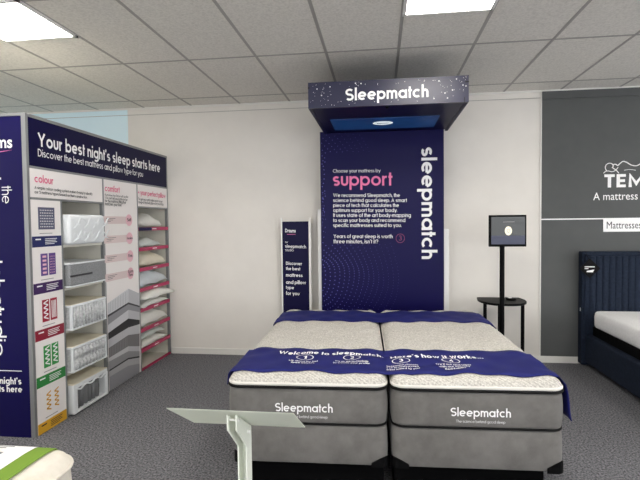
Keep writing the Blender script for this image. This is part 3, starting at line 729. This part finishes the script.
for sd, (x0, x1) in SIDES.items():
    y0, y1 = BY0, BY0+BL; xc = (x0+x1)/2
    lab = 'grey sided mattress with knitted top, %s one of the twin bed under the backdrop' % sd
    t = thing('mattress', lab, 'mattress', (xc, y0+BL/2, ZB), GB); roots.append(t)
    gx = grid_coords(x0, x1, RC, 40); gy = grid_coords(y0, y1, RC, 84)
    bm = B(); V = []
    for x in gx:
        row = []
        for y in gy:
            px, qy = corner(x, y, x0, x1, y0, y1, RC); row.append(bm.verts.new((px, qy, top_z(px, qy, x0, x1))))
        V.append(row)
    for i in range(len(gx)-1):
        for j in range(len(gy)-1): bm.faces.new((V[i][j], V[i+1][j], V[i+1][j+1], V[i][j+1]))
    obj('pillow_top', bm, M['knit'], t, smooth=True, label='cream knitted quilted top')
    bm = B(); ring_loft(bm, [[(px, qy, ZS+.004+z) for px, qy in perim(x0, x1, y0, y1, RC, o)] for z, o in [(0, -.002), (.006, .004), (.014, .004), (.020, 0), (.021, -.004)]])
    obj('border_tape', bm, M['tape'], t, smooth=True, label='white border tape')
    bm = B(); pr = perim(x0, x1, y0, y1, RC, .001); tube(bm, [(a, b, ZS-.003) for a, b in pr], .0085, 8, True)
    obj('piping', bm, M['piping'], t, smooth=True, label='black piping')
    bm = B(); rr = []
    for k in range(9):
        s = k/8; z = ZB+.006+(ZS-.008-ZB-.006)*s; rr.append([(a, b, z) for a, b in perim(x0, x1, y0, y1, RC, -.006+.010*math.sin(PI*s)**.6)])
    ring_loft(bm, rr, True, True); obj('side_band', bm, M['velour'], t, smooth=True)
    bm = B(); tube(bm, [(a, b, ZB+.0075) for a, b in perim(x0, x1, y0, y1, RC, -.006)], .0075, 8, True); obj('piping', bm, M['piping'], t, smooth=True, label='black piping')
    # lettering on the foot side
    if sd == 'left': lx0, lx1, zb = -.606, -.275, .510
    else: lx0, lx1, zb = .380, .704, .508
    bm = B(); merge(bm, text_bm("Sleepmatch", (lx0, y0-.0065, zb), (lx1, y0-.0065, zb), .052, (0,0,1), .013))
    w = lx1-lx0; merge(bm, text_bm("The science behind good sleep", (lx0+.06*w+.01, y0-.0065, zb-.035), (lx1-.09*w, y0-.0065, zb-.035), .015, (0,0,1), .0))
    obj('side_lettering', bm, M['white'], t, label='white lettering')
    # divan base
    t = thing('divan', 'grey velour divan base with black corner guards, %s one of the twin bed' % sd, 'bed base', (xc, y0+BL/2, 0), 'twin divan bases'); roots.append(t)
    bx0, bx1 = (x0+.034, x1) if sd == 'left' else (x0+.003, x1-.008)
    bm = B(); r = .04; rr = []
    for z, o in [(.205, -.014), (.207, -.006), (.213, -.002), (.30, .001), (.410, -.002), (.422, -.006), (.427, -.016)]:
        rr.append([(a, b, z) for a, b in perim(bx0, bx1, y0+.004, y1-.01, r, o, 5)])
    ring_loft(bm, rr, True, True); obj('body', bm, M['velour'], t, smooth=True)
    obj('plinth', box(B(), x0+(.075 if sd == 'left' else .02), x1-(.09 if sd == 'right' else .02), y0+.08, y1-.08, 0, .206), M['void'], t, label='black recessed plinth')
    for cxs in (0, 1):
        for cys in (0, 1):
            bm = B(); X_ = bx0 if cxs == 0 else bx1; Yc = y0+.004 if cys == 0 else y1-.01
            sx, sy = (1 if cxs == 0 else -1), (1 if cys == 0 else -1)
            path = [(.0, .085)]+[(0, .04)]+[(.04-.04*math.cos(a), .04-.04*math.sin(a)) for a in (PI/8, PI/4, 3*PI/8)]+[(.04, 0), (.09, 0)]
            hs = [.025, .055, .062, .064, .062, .055, .025]
            if cxs == (1 if sd == 'left' else 0): hs = [h*.9 for h in hs]
            outer = [Vector((X_+sx*a, Yc+sy*b, 0)) for a, b in path]
            cen = Vector((X_+sx*.06, Yc+sy*.06, 0)); A = []
            for p, h in zip(outer, hs):
                d = (p-cen).normalized()*.007
                A.append([bm.verts.new((p.x+d.x, p.y+d.y  , .199)), bm.verts.new((p.x+d.x, p.y+d.y  , .199+h)), bm.verts.new((p.x-d.x*.5, p.y-d.y*.5  , .199+h+.003)), bm.verts.new((p.x-d.x*3, p.y-d.y*3  , .199))])
            for a, b in zip(A, A[1:]):
                for k in range(4): bm.faces.new((a[k], a[(k+1) % 4], b[(k+1) % 4], b[k]))
            bm.faces.new(A[0]); bm.faces.new(A[-1][::-1]); bmesh.ops.recalc_face_normals(bm, faces=bm.faces[:])
            obj('corner_guard', bm, M['blackplastic'], t, label='black plastic corner guard')
# runners lying across both mattresses
def run_z(x, y):
    (a0, a1), (b0, b1) = SIDES['left'], SIDES['right']
    if x < a0+.03: x = a0+.03
    if x > b1-.03: x = b1-.03
    ga, gb = a1-.075, b0+.075
    if ga < x < gb:
        s = (x-ga)/(gb-ga); za = top_z(ga, y, a0, a1); zb = top_z(gb, y, b0, b1); return za*(1-s)+zb*s+.004-.010*math.sin(PI*s)
    return (top_z(x, y, a0, a1) if x <= ga else top_z(x, y, b0, b1))+.004
def runner(name, ya, yb, label, hang_l, hang_r, wob):
    t = thing(name, label, 'bed runner', (.05, (ya+yb)/2, ZS+.06), 'blue runners across the twin bed'); roots.append(t)
    a0, b1 = SIDES['left'][0], SIDES['right'][1]
    bm = B(); V = []
    ny = 16; path = []
    for k in range(9): path.append(('L', k/8))
    nx = 90
    for k in range(nx+1): path.append(('T', a0+.012+(b1-a0-.024)*k/nx))
    for k in range(1, 10): path.append(('R', k/9))
    for kind, s in path:
        row = []
        for j in range(ny+1):
            y = ya+(yb-ya)*j/ny
            if kind == 'T':
                yy = y+wob*.012*math.sin(s*13+1)*(1 if j == 0 else (-.6 if j == ny else .3)); p = (s, yy, run_z(s, yy))
            elif kind == 'L':
                q = 1-s; zt = run_z(a0+.012, y); p = (a0-.004-.005*q, y-.012*q, zt-hang_l*q)
                if q < .001: p = (a0+.004, y, zt)
            else:
                zt = run_z(b1-.012, y); p = (b1+.012+.022*s+.005*math.sin(s*5), y-.05*s, zt-.012-hang_r*s)
            row.append(bm.verts.new(p))
        V.append(row)
    for A, D in zip(V, V[1:]):
        for j in range(ny): bm.faces.new((A[j], D[j], D[j+1], A[j+1]))
    bmesh.ops.recalc_face_normals(bm, faces=bm.faces[:])
    o = obj('cloth', bm, M['bluecloth'], t, smooth=True)
    md = o.modifiers.new('thickness', 'SOLIDIFY'); md.thickness = .003; md.offset = 1
    return t
# stations are in bed coordinates (before the slight turn of the bed)
r1 = runner('bed_runner', 2.722, 3.205, 'royal blue runner lettered in white, nearer the foot of the twin bed', .07, .21, 1)
r2 = runner('bed_runner', 4.13, 4.60, 'plain royal blue runner near the head of the twin bed', .14, .14, 1)
def on_runner(q): return Vector((q.x, q.y, run_z(q.x, q.y)+.0085))
Rinv = Matrix.Rotation(-BROT, 3, 'Z')
def rb(x, y): p = on_z(x, y, .730); p = BPIV+Rinv @ (p-BPIV); return p
def rtext(bm, s, a, b, h, w=.01): return merge(bm, text_bm(s, rb(*a), rb(*b), h, (0,1,0), w, on_runner))
def fine(bm, s, cx, cyy, width, h, w=.008): return merge(bm, text_bm(s, (cx-width/2, cyy, 0), (cx+width/2, cyy, 0), h, (0,1,0), w, on_runner, uni=False))
bm = B(); pa, pb_ = rb(279, 353.0), rb(383, 354.0); yl = (pa.y+pb_.y)/2-.038
fine(bm, "Welcome to sleepmatch.", (pa.x+pb_.x)/2, yl, pb_.x-pa.x, .068, .022)
obj('heading_text', bm, M['white'], r1); bm = B()
pa, pb_ = rb(385.5, 355.5), rb(481, 358); yl = (pa.y+pb_.y)/2-.038
fine(bm, "Here's how it works...", (pa.x+pb_.x)/2+.02, yl, pb_.x-pa.x-.02, .068, .022)
obj('heading_text', bm, M['white'], r1)
steps = [((305,357.6), "1", ["Lie down for just", "three minutes"]), ((352,357.8), "2", ["We do the technology", "to create your profile"]),
         ((401,360.8), "3", ["Sleepmatch chooses", "1 of 16 mattresses", "best suited to you"]), ((450.7,361), "4", ["Try it out and relax", "with our friendly", "Bed Expert"])]
for (px, pyy), nmb, lines in steps:
    bm = B(); bt = B(); p = rb(px, pyy); bb = B(); ring(bb, (p.x, p.y, 0), (.056,0,0), (0,.05,0), .90, 28)
    for v in bb.verts: v.co = on_runner(v.co)
    merge(bm, bb); fine(bm, nmb, p.x, p.y-.026, .026, .052, .02)
    for k, l in enumerate(lines): fine(bt, l, p.x, p.y-.095-.036*k, .0088*len(l)+.03, .024, .012)
    obj('step_number', bm, M['white'], r1); obj('step_text', bt, M['white'], r1)
for t in roots: finish_rot(t)

# ------------------------------------------------------------------ screen on pole and half round table
SY = 4.87
t = thing('screen_stand', 'small black framed screen on a slim floor standing pole', 'screen stand', (1.2, SY, 0))
c0, c1, c2, c3 = on_y(489.2, 215, SY), on_y(526.6, 215, SY), on_y(526.2, 245.8, SY), on_y(489.2, 247.6, SY)
mw0, mw1, mz0, mz1 = c0.x, c1.x, (c2.z+c3.z)/2, (c0.z+c1.z)/2
mo = obj('monitor', box(B(), mw0, mw1, SY, SY+.035, mz0, mz1, .004), M['black'], t)
obj('screen', box(B(), mw0+.020, mw1-.014, SY-.002, SY+.002, mz0+.024, mz1-.018), M['screen'], mo, label='dim grey lit screen')
zb = mz0+.024
obj('screen_band', box(B(), mw0+.020, mw1-.014, SY-.0026, SY-.0015, zb, zb+.085), M['screenblue'], mo, label='bluish lower part of the screen image')
bm = B(); g = on_y(508.4, 230.8, SY-.004); disc(bm, g, (.034,0,0), (0,0,.044)); obj('screen_glyph', bm, M['glow'], mo, label='glowing oval on the screen')
bm = B(); ring(bm, g+Vector((0,-.001,0)), (.014,0,0), (0,0,.020), .75, 20)
a = on_y(503, 222, SY-.004); box(bm, a.x, a.x+.11, SY-.0045, SY-.003, a.z-.002, a.z+.002); obj('screen_line', bm, M['greyink'], mo)
px0 = on_y(500.2, 260, SY).x; px1 = on_y(504.6, 260, SY).x
pc = (px0+px1)/2+.008
obj('pole', tube(B(), [(pc, SY+.045, .02), (pc, SY+.045, mz0+.12)], (px1-px0)/2*1.15, 16), M['black'], t, smooth=False)
bm = B(); tube(bm, [(pc, SY+.045, 0), (pc, SY+.045, .012), (pc, SY+.045, .020)], [.17, .17, .15], 32); obj('base', bm, M['black'], t)
bm = B(); box(bm, pc-.05, pc+.05, SY+.03, SY+.042, mz0+.08, mz0+.18); obj('mount_plate', bm, M['black'], t)
TZ = .750; TX0, TX1 = 1.030, 1.515; TC = (TX0+TX1)/2; TYB = 5.38; TYF = 4.945
t = thing('half_round_table', 'black half round console table behind the screen pole', 'table', (TC, 5.2, 0))
def tabpts(off):
    pts = []; n = 28; a = (TX1-TX0)/2+off; yc = 5.24
    for k in range(n+1):
        an = PI+PI*k/n; pts.append((TC+a*math.copysign(abs(math.cos(an))**.75, math.cos(an)), yc+(yc-TYF+off)*math.sin(an)))
    pts += [(TC+a-.02, TYB+off), (TC-a+.02, TYB+off)]
    return pts
bm = B(); ring_loft(bm, [[(x, y, z) for x, y in tabpts(o)] for z, o in [(TZ-.024, -.006), (TZ-.020, 0), (TZ-.004, 0), (TZ, -.005)]], True, True); bmesh.ops.recalc_face_normals(bm, faces=bm.faces[:])
obj('table_top', bm, M['black'], t)
for lx, ly in ((on_y(485, 320, 5.2).x, 5.2), (on_y(522.6, 320, 5.2).x, 5.2), (on_y(499.6, 320, 5.3).x, 5.3)):
    obj('leg', tube(B(), [(lx, ly, 0), (lx, ly, TZ-.022)], .019, 12), M['black'], t)
p = on_z(511, 300, TZ)
t = thing('handset', 'small black rounded handset lying on the half round table', 'handset', (p.x, p.y, TZ))
bm = B(); ring_loft(bm, [[(p.x+.055*s*math.cos(2*PI*k/20), p.y+.05*s*math.sin(2*PI*k/20), TZ+.0005+z) for k in range(20)] for z, s in [(0, .9), (.006, 1), (.016, .92), (.022, .7), (.025, .35)]], True, True)
obj('shell', bm, M['blackplastic'], t, smooth=True)
bm = B(); ring_loft(bm, [[(p.x-.012+.018*math.cos(2*PI*k/16), p.y-.012+.014*math.sin(2*PI*k/16), TZ+.022+z) for k in range(16)] for z in (0, .006)], True, True); obj('button', bm, M['silver'], t, label='silver button')
tube_pts = [(p.x-.045, p.y-.01, TZ+.012), (p.x-.055, p.y-.01, TZ+.035)]
obj('aerial', tube(B(), tube_pts, .005, 8), M['blackplastic'], t)

# ------------------------------------------------------------------ slate wall lettering and rail
LW = WY-.0125
t = thing('wall_lettering', 'white lettering and reclining figure outline on the slate grey wall', 'wall sign', (2.6, WY-.0125, 1.8))
def wp(x, y): return on_y(x, y, LW-.001)
a = wp(604.2, 187.6); sc_ = .165
bb = text_bm("TEMPUR", a, (a.x+.80, LW-.001, a.z), .142, (0,0,1), .024, uni=False); obj('brand_lettering', bb, M['white'], t)
a = wp(593.2, 200.2); obj('slogan_lettering', text_bm("A mattress like no other", a, (a.x+1.02, LW-.001, a.z), .082, (0,0,1), .0, geo=False), M['white'], t)
bm = B()
def P3(u, v): q = wp(590+u/5.34, 150+v/5.34); return (q.x, q.y, q.z)
def smooth_path(pts, n=6):
    out = []
    for i in range(len(pts)-1):
        p0, p1, p2, p3 = pts[max(i-1,0)], pts[i], pts[i+1], pts[min(i+2, len(pts)-1)]
        for k in range(n):
            s = k/n; out.append(tuple(.5*((2*b)+(-a+c)*s+(2*a-5*b+4*c-d)*s*s+(-a+3*b-3*c+d)*s**3) for a, b, c, d in zip(p0, p1, p2, p3)))
    out.append(pts[-1]); return out
tube(bm, [P3(*q) for q in smooth_path([(72,124),(84,114),(100,112),(118,116),(136,108),(150,92)])], .0040, 6)
tube(bm, [P3(*q) for q in smooth_path([(88,112),(82,96),(86,80),(100,71),(116,73),(124,84),(118,96)])], .0048, 6)
tube(bm, [P3(*q) for q in smooth_path([(122,78),(136,76),(148,82),(160,72),(176,61),(196,66),(220,80),(248,84),(270,74),(300,66),(340,74),(400,84)])], .0055, 6)
tube(bm, [P3(*q) for q in smooth_path([(118,92),(128,100),(140,108),(154,124)])], .0045, 6)
tube(bm, [P3(*q) for q in smooth_path([(182,108),(212,104),(244,108)])], .0030, 6)
obj('figure_outline', bm, M['white'], t)
t = thing('wall_label', 'long white rail line with a white tab reading Mattresses on the slate wall', 'wall sign', (3.2, WY-.0125, 1.5))
z = wp(580, 219).z
obj('rail_line', box(B(), 1.766, 4.6, WY-.018, WY-.011, z-.006, z+.007), M['white'], t)
p0 = wp(603.2, 219.5); pz = wp(603.2, 231.8).z
bm = B(); box(bm, p0.x, p0.x+.62, WY-.0175, WY-.011, pz, z); obj('tab', bm, M['white'], t)
es = None
a = wp(606.5, 228.6); obj('tab_lettering', text_bm("Mattresses", Vector((a.x, WY-.0185, a.z)), (a.x+.350, WY-.0185, a.z), .075, (0,0,1), .0, geo=False), M['ink'], t)

# ------------------------------------------------------------------ navy bed by the slate wall
HX0, HX1 = 2.150, 4.05
t = thing('upholstered_bed', 'navy velvet bed frame with a channelled headboard against the slate wall', 'bed', ((HX0+HX1)/2, 4.5, 0))
bm = B(); box(bm, HX0, HX1, 5.405, 5.505, .02, 1.245, .012, 3); obj('headboard', bm, M['navyvelvet'], t)
bm = B(); n = 27; x = HX0+.075; w = (HX1-HX0-.15)/n
for k in range(n):
    pts = []
    for q in range(7):
        an = PI*q/6; pts.append((x+w*(k+.5)-w*.48*math.cos(an), 5.407-.013*math.sin(an)**.7, .36))
    prism(bm, pts, (0, 0, .835))
obj('channel_padding', bm, M['navyvelvet'], t)
bm = B(); tube(bm, [(HX0+.03, 5.404, .30), (HX0+.03, 5.404, 1.21), (HX1-.03, 5.404, 1.21), (HX1-.03, 5.404, .30)], .018, 8); obj('headboard_border', bm, M['navyvelvet'], t)
bm = B(); box(bm, HX0+.035, HX0+.115, 3.30, 5.404, .05, .352, .02, 3); obj('side_rail', bm, M['navyvelvet'], t); bm = B(); box(bm, HX1-.115, HX1-.035, 3.30, 5.404, .05, .352, .02, 3); obj('side_rail', bm, M['navyvelvet'], t); bm = B(); box(bm, HX0+.117, HX1-.117, 3.30, 3.37, .05, .352, .02, 3); obj('foot_rail', bm, M['navyvelvet'], t)
obj('slat_deck', box(B(), HX0+.112, HX1-.14, 3.38, 5.395, .28, .440), M['void'], t, label='black deck under the mattress')
for lx in (HX0+.13, HX1-.13):
    for ly in (3.36, 5.36): obj('leg', box(B(), lx-.02, lx+.02, ly-.02, ly+.02, 0, .06), M['black'], t)
bm = B(); box(bm, HX0-.003, HX0+.002, 5.43, 5.445, .60, .635); obj('care_label', bm, M['white'], t, label='small white care label')
t = thing('mattress', 'plain white mattress on the navy velvet bed', 'mattress', ((HX0+HX1)/2, 4.4, .441))
mx0, mx1, my0, my1 = HX0+.092, HX1-.125, 3.40, 5.37
bm = B(); rr = []
for z, o in [(.442, -.03), (.448, -.012), (.47, 0), (.56, .002), (.60, -.006), (.614, -.02), (.620, -.045)]:
    rr.append([(a, b, z) for a, b in perim(mx0, mx1, my0, my1, .07, o)])
ring_loft(bm, rr, True, True); obj('cover', bm, M['whitefab'], t, smooth=True)
# diamond tag hung on the headboard corner
c = on_y(589.8, 268.4, 5.375)
t = thing('swing_tag', 'black diamond shaped tag hanging on the navy headboard corner', 'tag', (c.x, 5.375, c.z))
bm = B(); s = .106; prism(bm, [(c.x-s, 5.374, c.z), (c.x, 5.374, c.z-s), (c.x+s, 5.374, c.z), (c.x, 5.374, c.z+s)], (0, .004, 0)); cdv = obj('card', bm, M['blackplastic'], t)
bm = B(); box(bm, c.x-.052, c.x+.048, 5.372, 5.3742, c.z+.012, c.z+.022); box(bm, c.x-.052, c.x-.015, 5.372, 5.3742, c.z-.006, c.z+.003)
poly(bm, [(c.x-.035, 5.3725, c.z-.040), (c.x+.03, 5.3725, c.z-.042), (c.x+.044, 5.3725, c.z-.012), (c.x+.01, 5.3725, c.z-.018), (c.x-.03, 5.3725, c.z-.026)])
obj('printed_marks', bm, M['white'], t)
obj('cord', tube(B(), [(c.x-.005, 5.377, c.z+.09), (c.x-.03, 5.384, c.z+.15), (c.x-.035, 5.40, 1.243)], .003, 6), M['blackplastic'], t)

# ------------------------------------------------------------------ foreground sign stand (seen from behind)
t = thing('sign_stand', 'pale metal lectern sign stand seen from behind, at the foot of the twin bed', 'sign stand', (-.475, 1.60, 0))
YU, YL_ = 1.445, 1.665
ul, ur = on_y(168.5, 408.2, YU), on_y(296, 411, YU); ll, lr = on_y(192.5, 423.6, YL_), on_y(303.2, 425.4, YL_)
zu, zl = (ul.z+ur.z)/2-.006, (ll.z+lr.z)/2-.002
xa, xb = (ul.x+ll.x)/2, (ur.x+lr.x)/2
nrm = Vector((0, (zu-zl), (YU-YL_))).normalized()      # faces back and down
bm = B(); prism(bm, [(xa, YU, zu), (xb, YU, zu), (xb, YL_, zl), (xa, YL_, zl)], -nrm*.005 if nrm.z < 0 else nrm*.005)
obj('sign_plate', bm, M['greenplate'], t)
X1_, X2_ = -.499, -.470
for xx in (X1_, X2_):
    fz = lambda y: zu+(zl-zu)*(y-YU)/(YL_-YU)-.006
    prof = [(1.585, 0), (1.585, fz(1.585)-.085), (1.475, fz(1.475)-.05), (1.475, fz(1.475)), (1.645, fz(1.645)), (1.645, 0)]
    bm = B(); prism(bm, [(xx-.0025, y, z) for y, z in prof], (.005, 0, 0)); obj('side_plate', bm, M['platemetal'], t)
bm = B(); box(bm, X1_, X2_, 1.634, 1.640, 0, fz(1.64)-.004); obj('web', bm, M['platemetal'], t)
bm = B(); tube(bm, [(X1_-.004, 1.49, fz(1.49)-.012), (X2_+.006, 1.49, fz(1.49)-.012)], .004, 8); obj('bolt', bm, M['silver'], t); bm = B(); tube(bm, [(X2_+.002, 1.60, fz(1.60)-.03), (X2_+.010, 1.60, fz(1.60)-.03)], .006, 8); obj('bolt', bm, M['silver'], t)
bm = B(); box(bm, -.62, -.33, 1.45, 1.78, 0, .008, .002); obj('foot_plate', bm, M['platemetal'], t)

# ------------------------------------------------------------------ foreground bed corner, lower left
FX0, FX1, FY0, FY1 = -3.2, -1.325, .30, 1.935
t = thing('divan', 'cream divan base under the cream mattress in the near left corner', 'bed base', ((FX0+FX1)/2, 1.1, 0))
bm = B(); rr = [[(a, b, z) for a, b in perim(FX0+.03, FX1-.03, FY0+.03, FY1-.03, .05, o)] for z, o in [(.06, -.01), (.07, 0), (.335, 0), (.345, -.01)]]
ring_loft(bm, rr, True, True); obj('body', bm, M['cream'], t, smooth=True)
for lx in (FX0+.12, FX1-.12):
    for ly in (FY0+.12, FY1-.12): obj('foot', tube(B(), [(lx, ly, 0), (lx, ly, .065)], .025, 12), M['black'], t)
FZ0, FZ1 = .347, .612
t = thing('mattress', 'cream mattress corner in the near left, under the green bordered runner', 'mattress', ((FX0+FX1)/2, 1.1, FZ0))
bm = B(); rr = []
prof = [(FZ0, -.03), (FZ0+.02, -.005), (FZ0+.03, 0), (.48, .004), (.545, .0), (.552, .006), (.560, .006), (.568, 0), (.585, -.012), (.600, -.035), (.608, -.07), (.612, -.12)]
for z, o in prof: rr.append([(a, b, z) for a, b in perim(FX0, FX1, FY0, FY1, .13, o)])
ring_loft(bm, rr, True, True); obj('cover', bm, M['cream'], t, smooth=True)
obj('piping', tube(B(), [(a, b, .556) for a, b in perim(FX0, FX1, FY0, FY1, .13, .006)], .008, 8, True), M['cream'], t, smooth=True)
def fz_(d):
    pts = [(0, .556), (.012, .585), (.035, .600), (.07, .608), (.12, .612), (9, .612)]
    for (d0, z0), (d1, z1) in zip(pts, pts[1:]):
        if d <= d1: return z0+(z1-z0)*(d-d0)/(d1-d0)
t = thing('bed_runner', 'lime green bordered runner with a white printed centre on the cream mattress', 'bed runner', (-2.0, 1.5, FZ1))
def near_runner(x0, x1, lift, drop):
    bm = B(); V = []
    ys = [FY0+.1+(FY1-FY0-.1)*k/30 for k in range(31)]
    for x in (x0, (x0+x1)/2, x1):
        row = [bm.verts.new((x, y, fz_(max(0, FY1-y))+lift)) for y in ys]
        for q in range(1, 5): row.append(bm.verts.new((x, FY1+.008+lift, .556-drop*q/4)))
        V.append(row)
    for A, D in zip(V, V[1:]):
        for j in range(len(A)-1): bm.faces.new((A[j], D[j], D[j+1], A[j+1]))
    return bm
o = obj('cloth', near_runner(-2.62, -1.42, .005, .16), M['green'], t); md = o.modifiers.new('thickness', 'SOLIDIFY'); md.thickness = .003; md.offset = 1
xs0, xs1 = -2.50, -1.505; zt = FZ1+.0105
def sheet(x0, x1, d0, d1, lift):
    bm = B(); n = max(1, int((d1-d0)/.02)); V = []
    for k in range(n+1):
        d = d0+(d1-d0)*k/n; V.append([bm.verts.new((x, FY1-d, fz_(d)+lift)) for x in (x0, x1)])
    for a, b in zip(V, V[1:]): bm.faces.new((a[0], b[0], b[1], a[1]))
    return bm
pp = obj('printed_sheet', sheet(xs0, xs1, .05, 1.3, .0095), M['white'], t, label='white printed centre')
obj('grey_bar', sheet(xs0+.02, xs1-.10, .125, .160, .0101), M['greyink'], pp)
bm = B()
for k in range(4): box(bm, xs0+.1, xs1-.06-.03*k, FY1-.063-.014*k, FY1-.060-.014*k, zt, zt+.0006)
merge(bm, text_bm("Mattress", (xs1-.42, FY1-.154, zt+.0006), (xs1-.14, FY1-.154, zt+.0006), .020, (0,1,0), .01))
obj('printed_lines', bm, M['ink'], pp)

# ------------------------------------------------------------------ light and view
w = bpy.data.worlds.new('world'); SC.world = w; w.use_nodes = True
w.node_tree.nodes['Background'].inputs['Color'].default_value = (.93, .95, 1, 1); w.node_tree.nodes['Background'].inputs['Strength'].default_value = 1.9
SC.view_settings.view_transform = 'Standard'; SC.view_settings.look = 'None'
SC.view_settings.gamma = 1; SC.view_settings.use_curve_mapping = False
SC.view_settings.exposure = 0.97
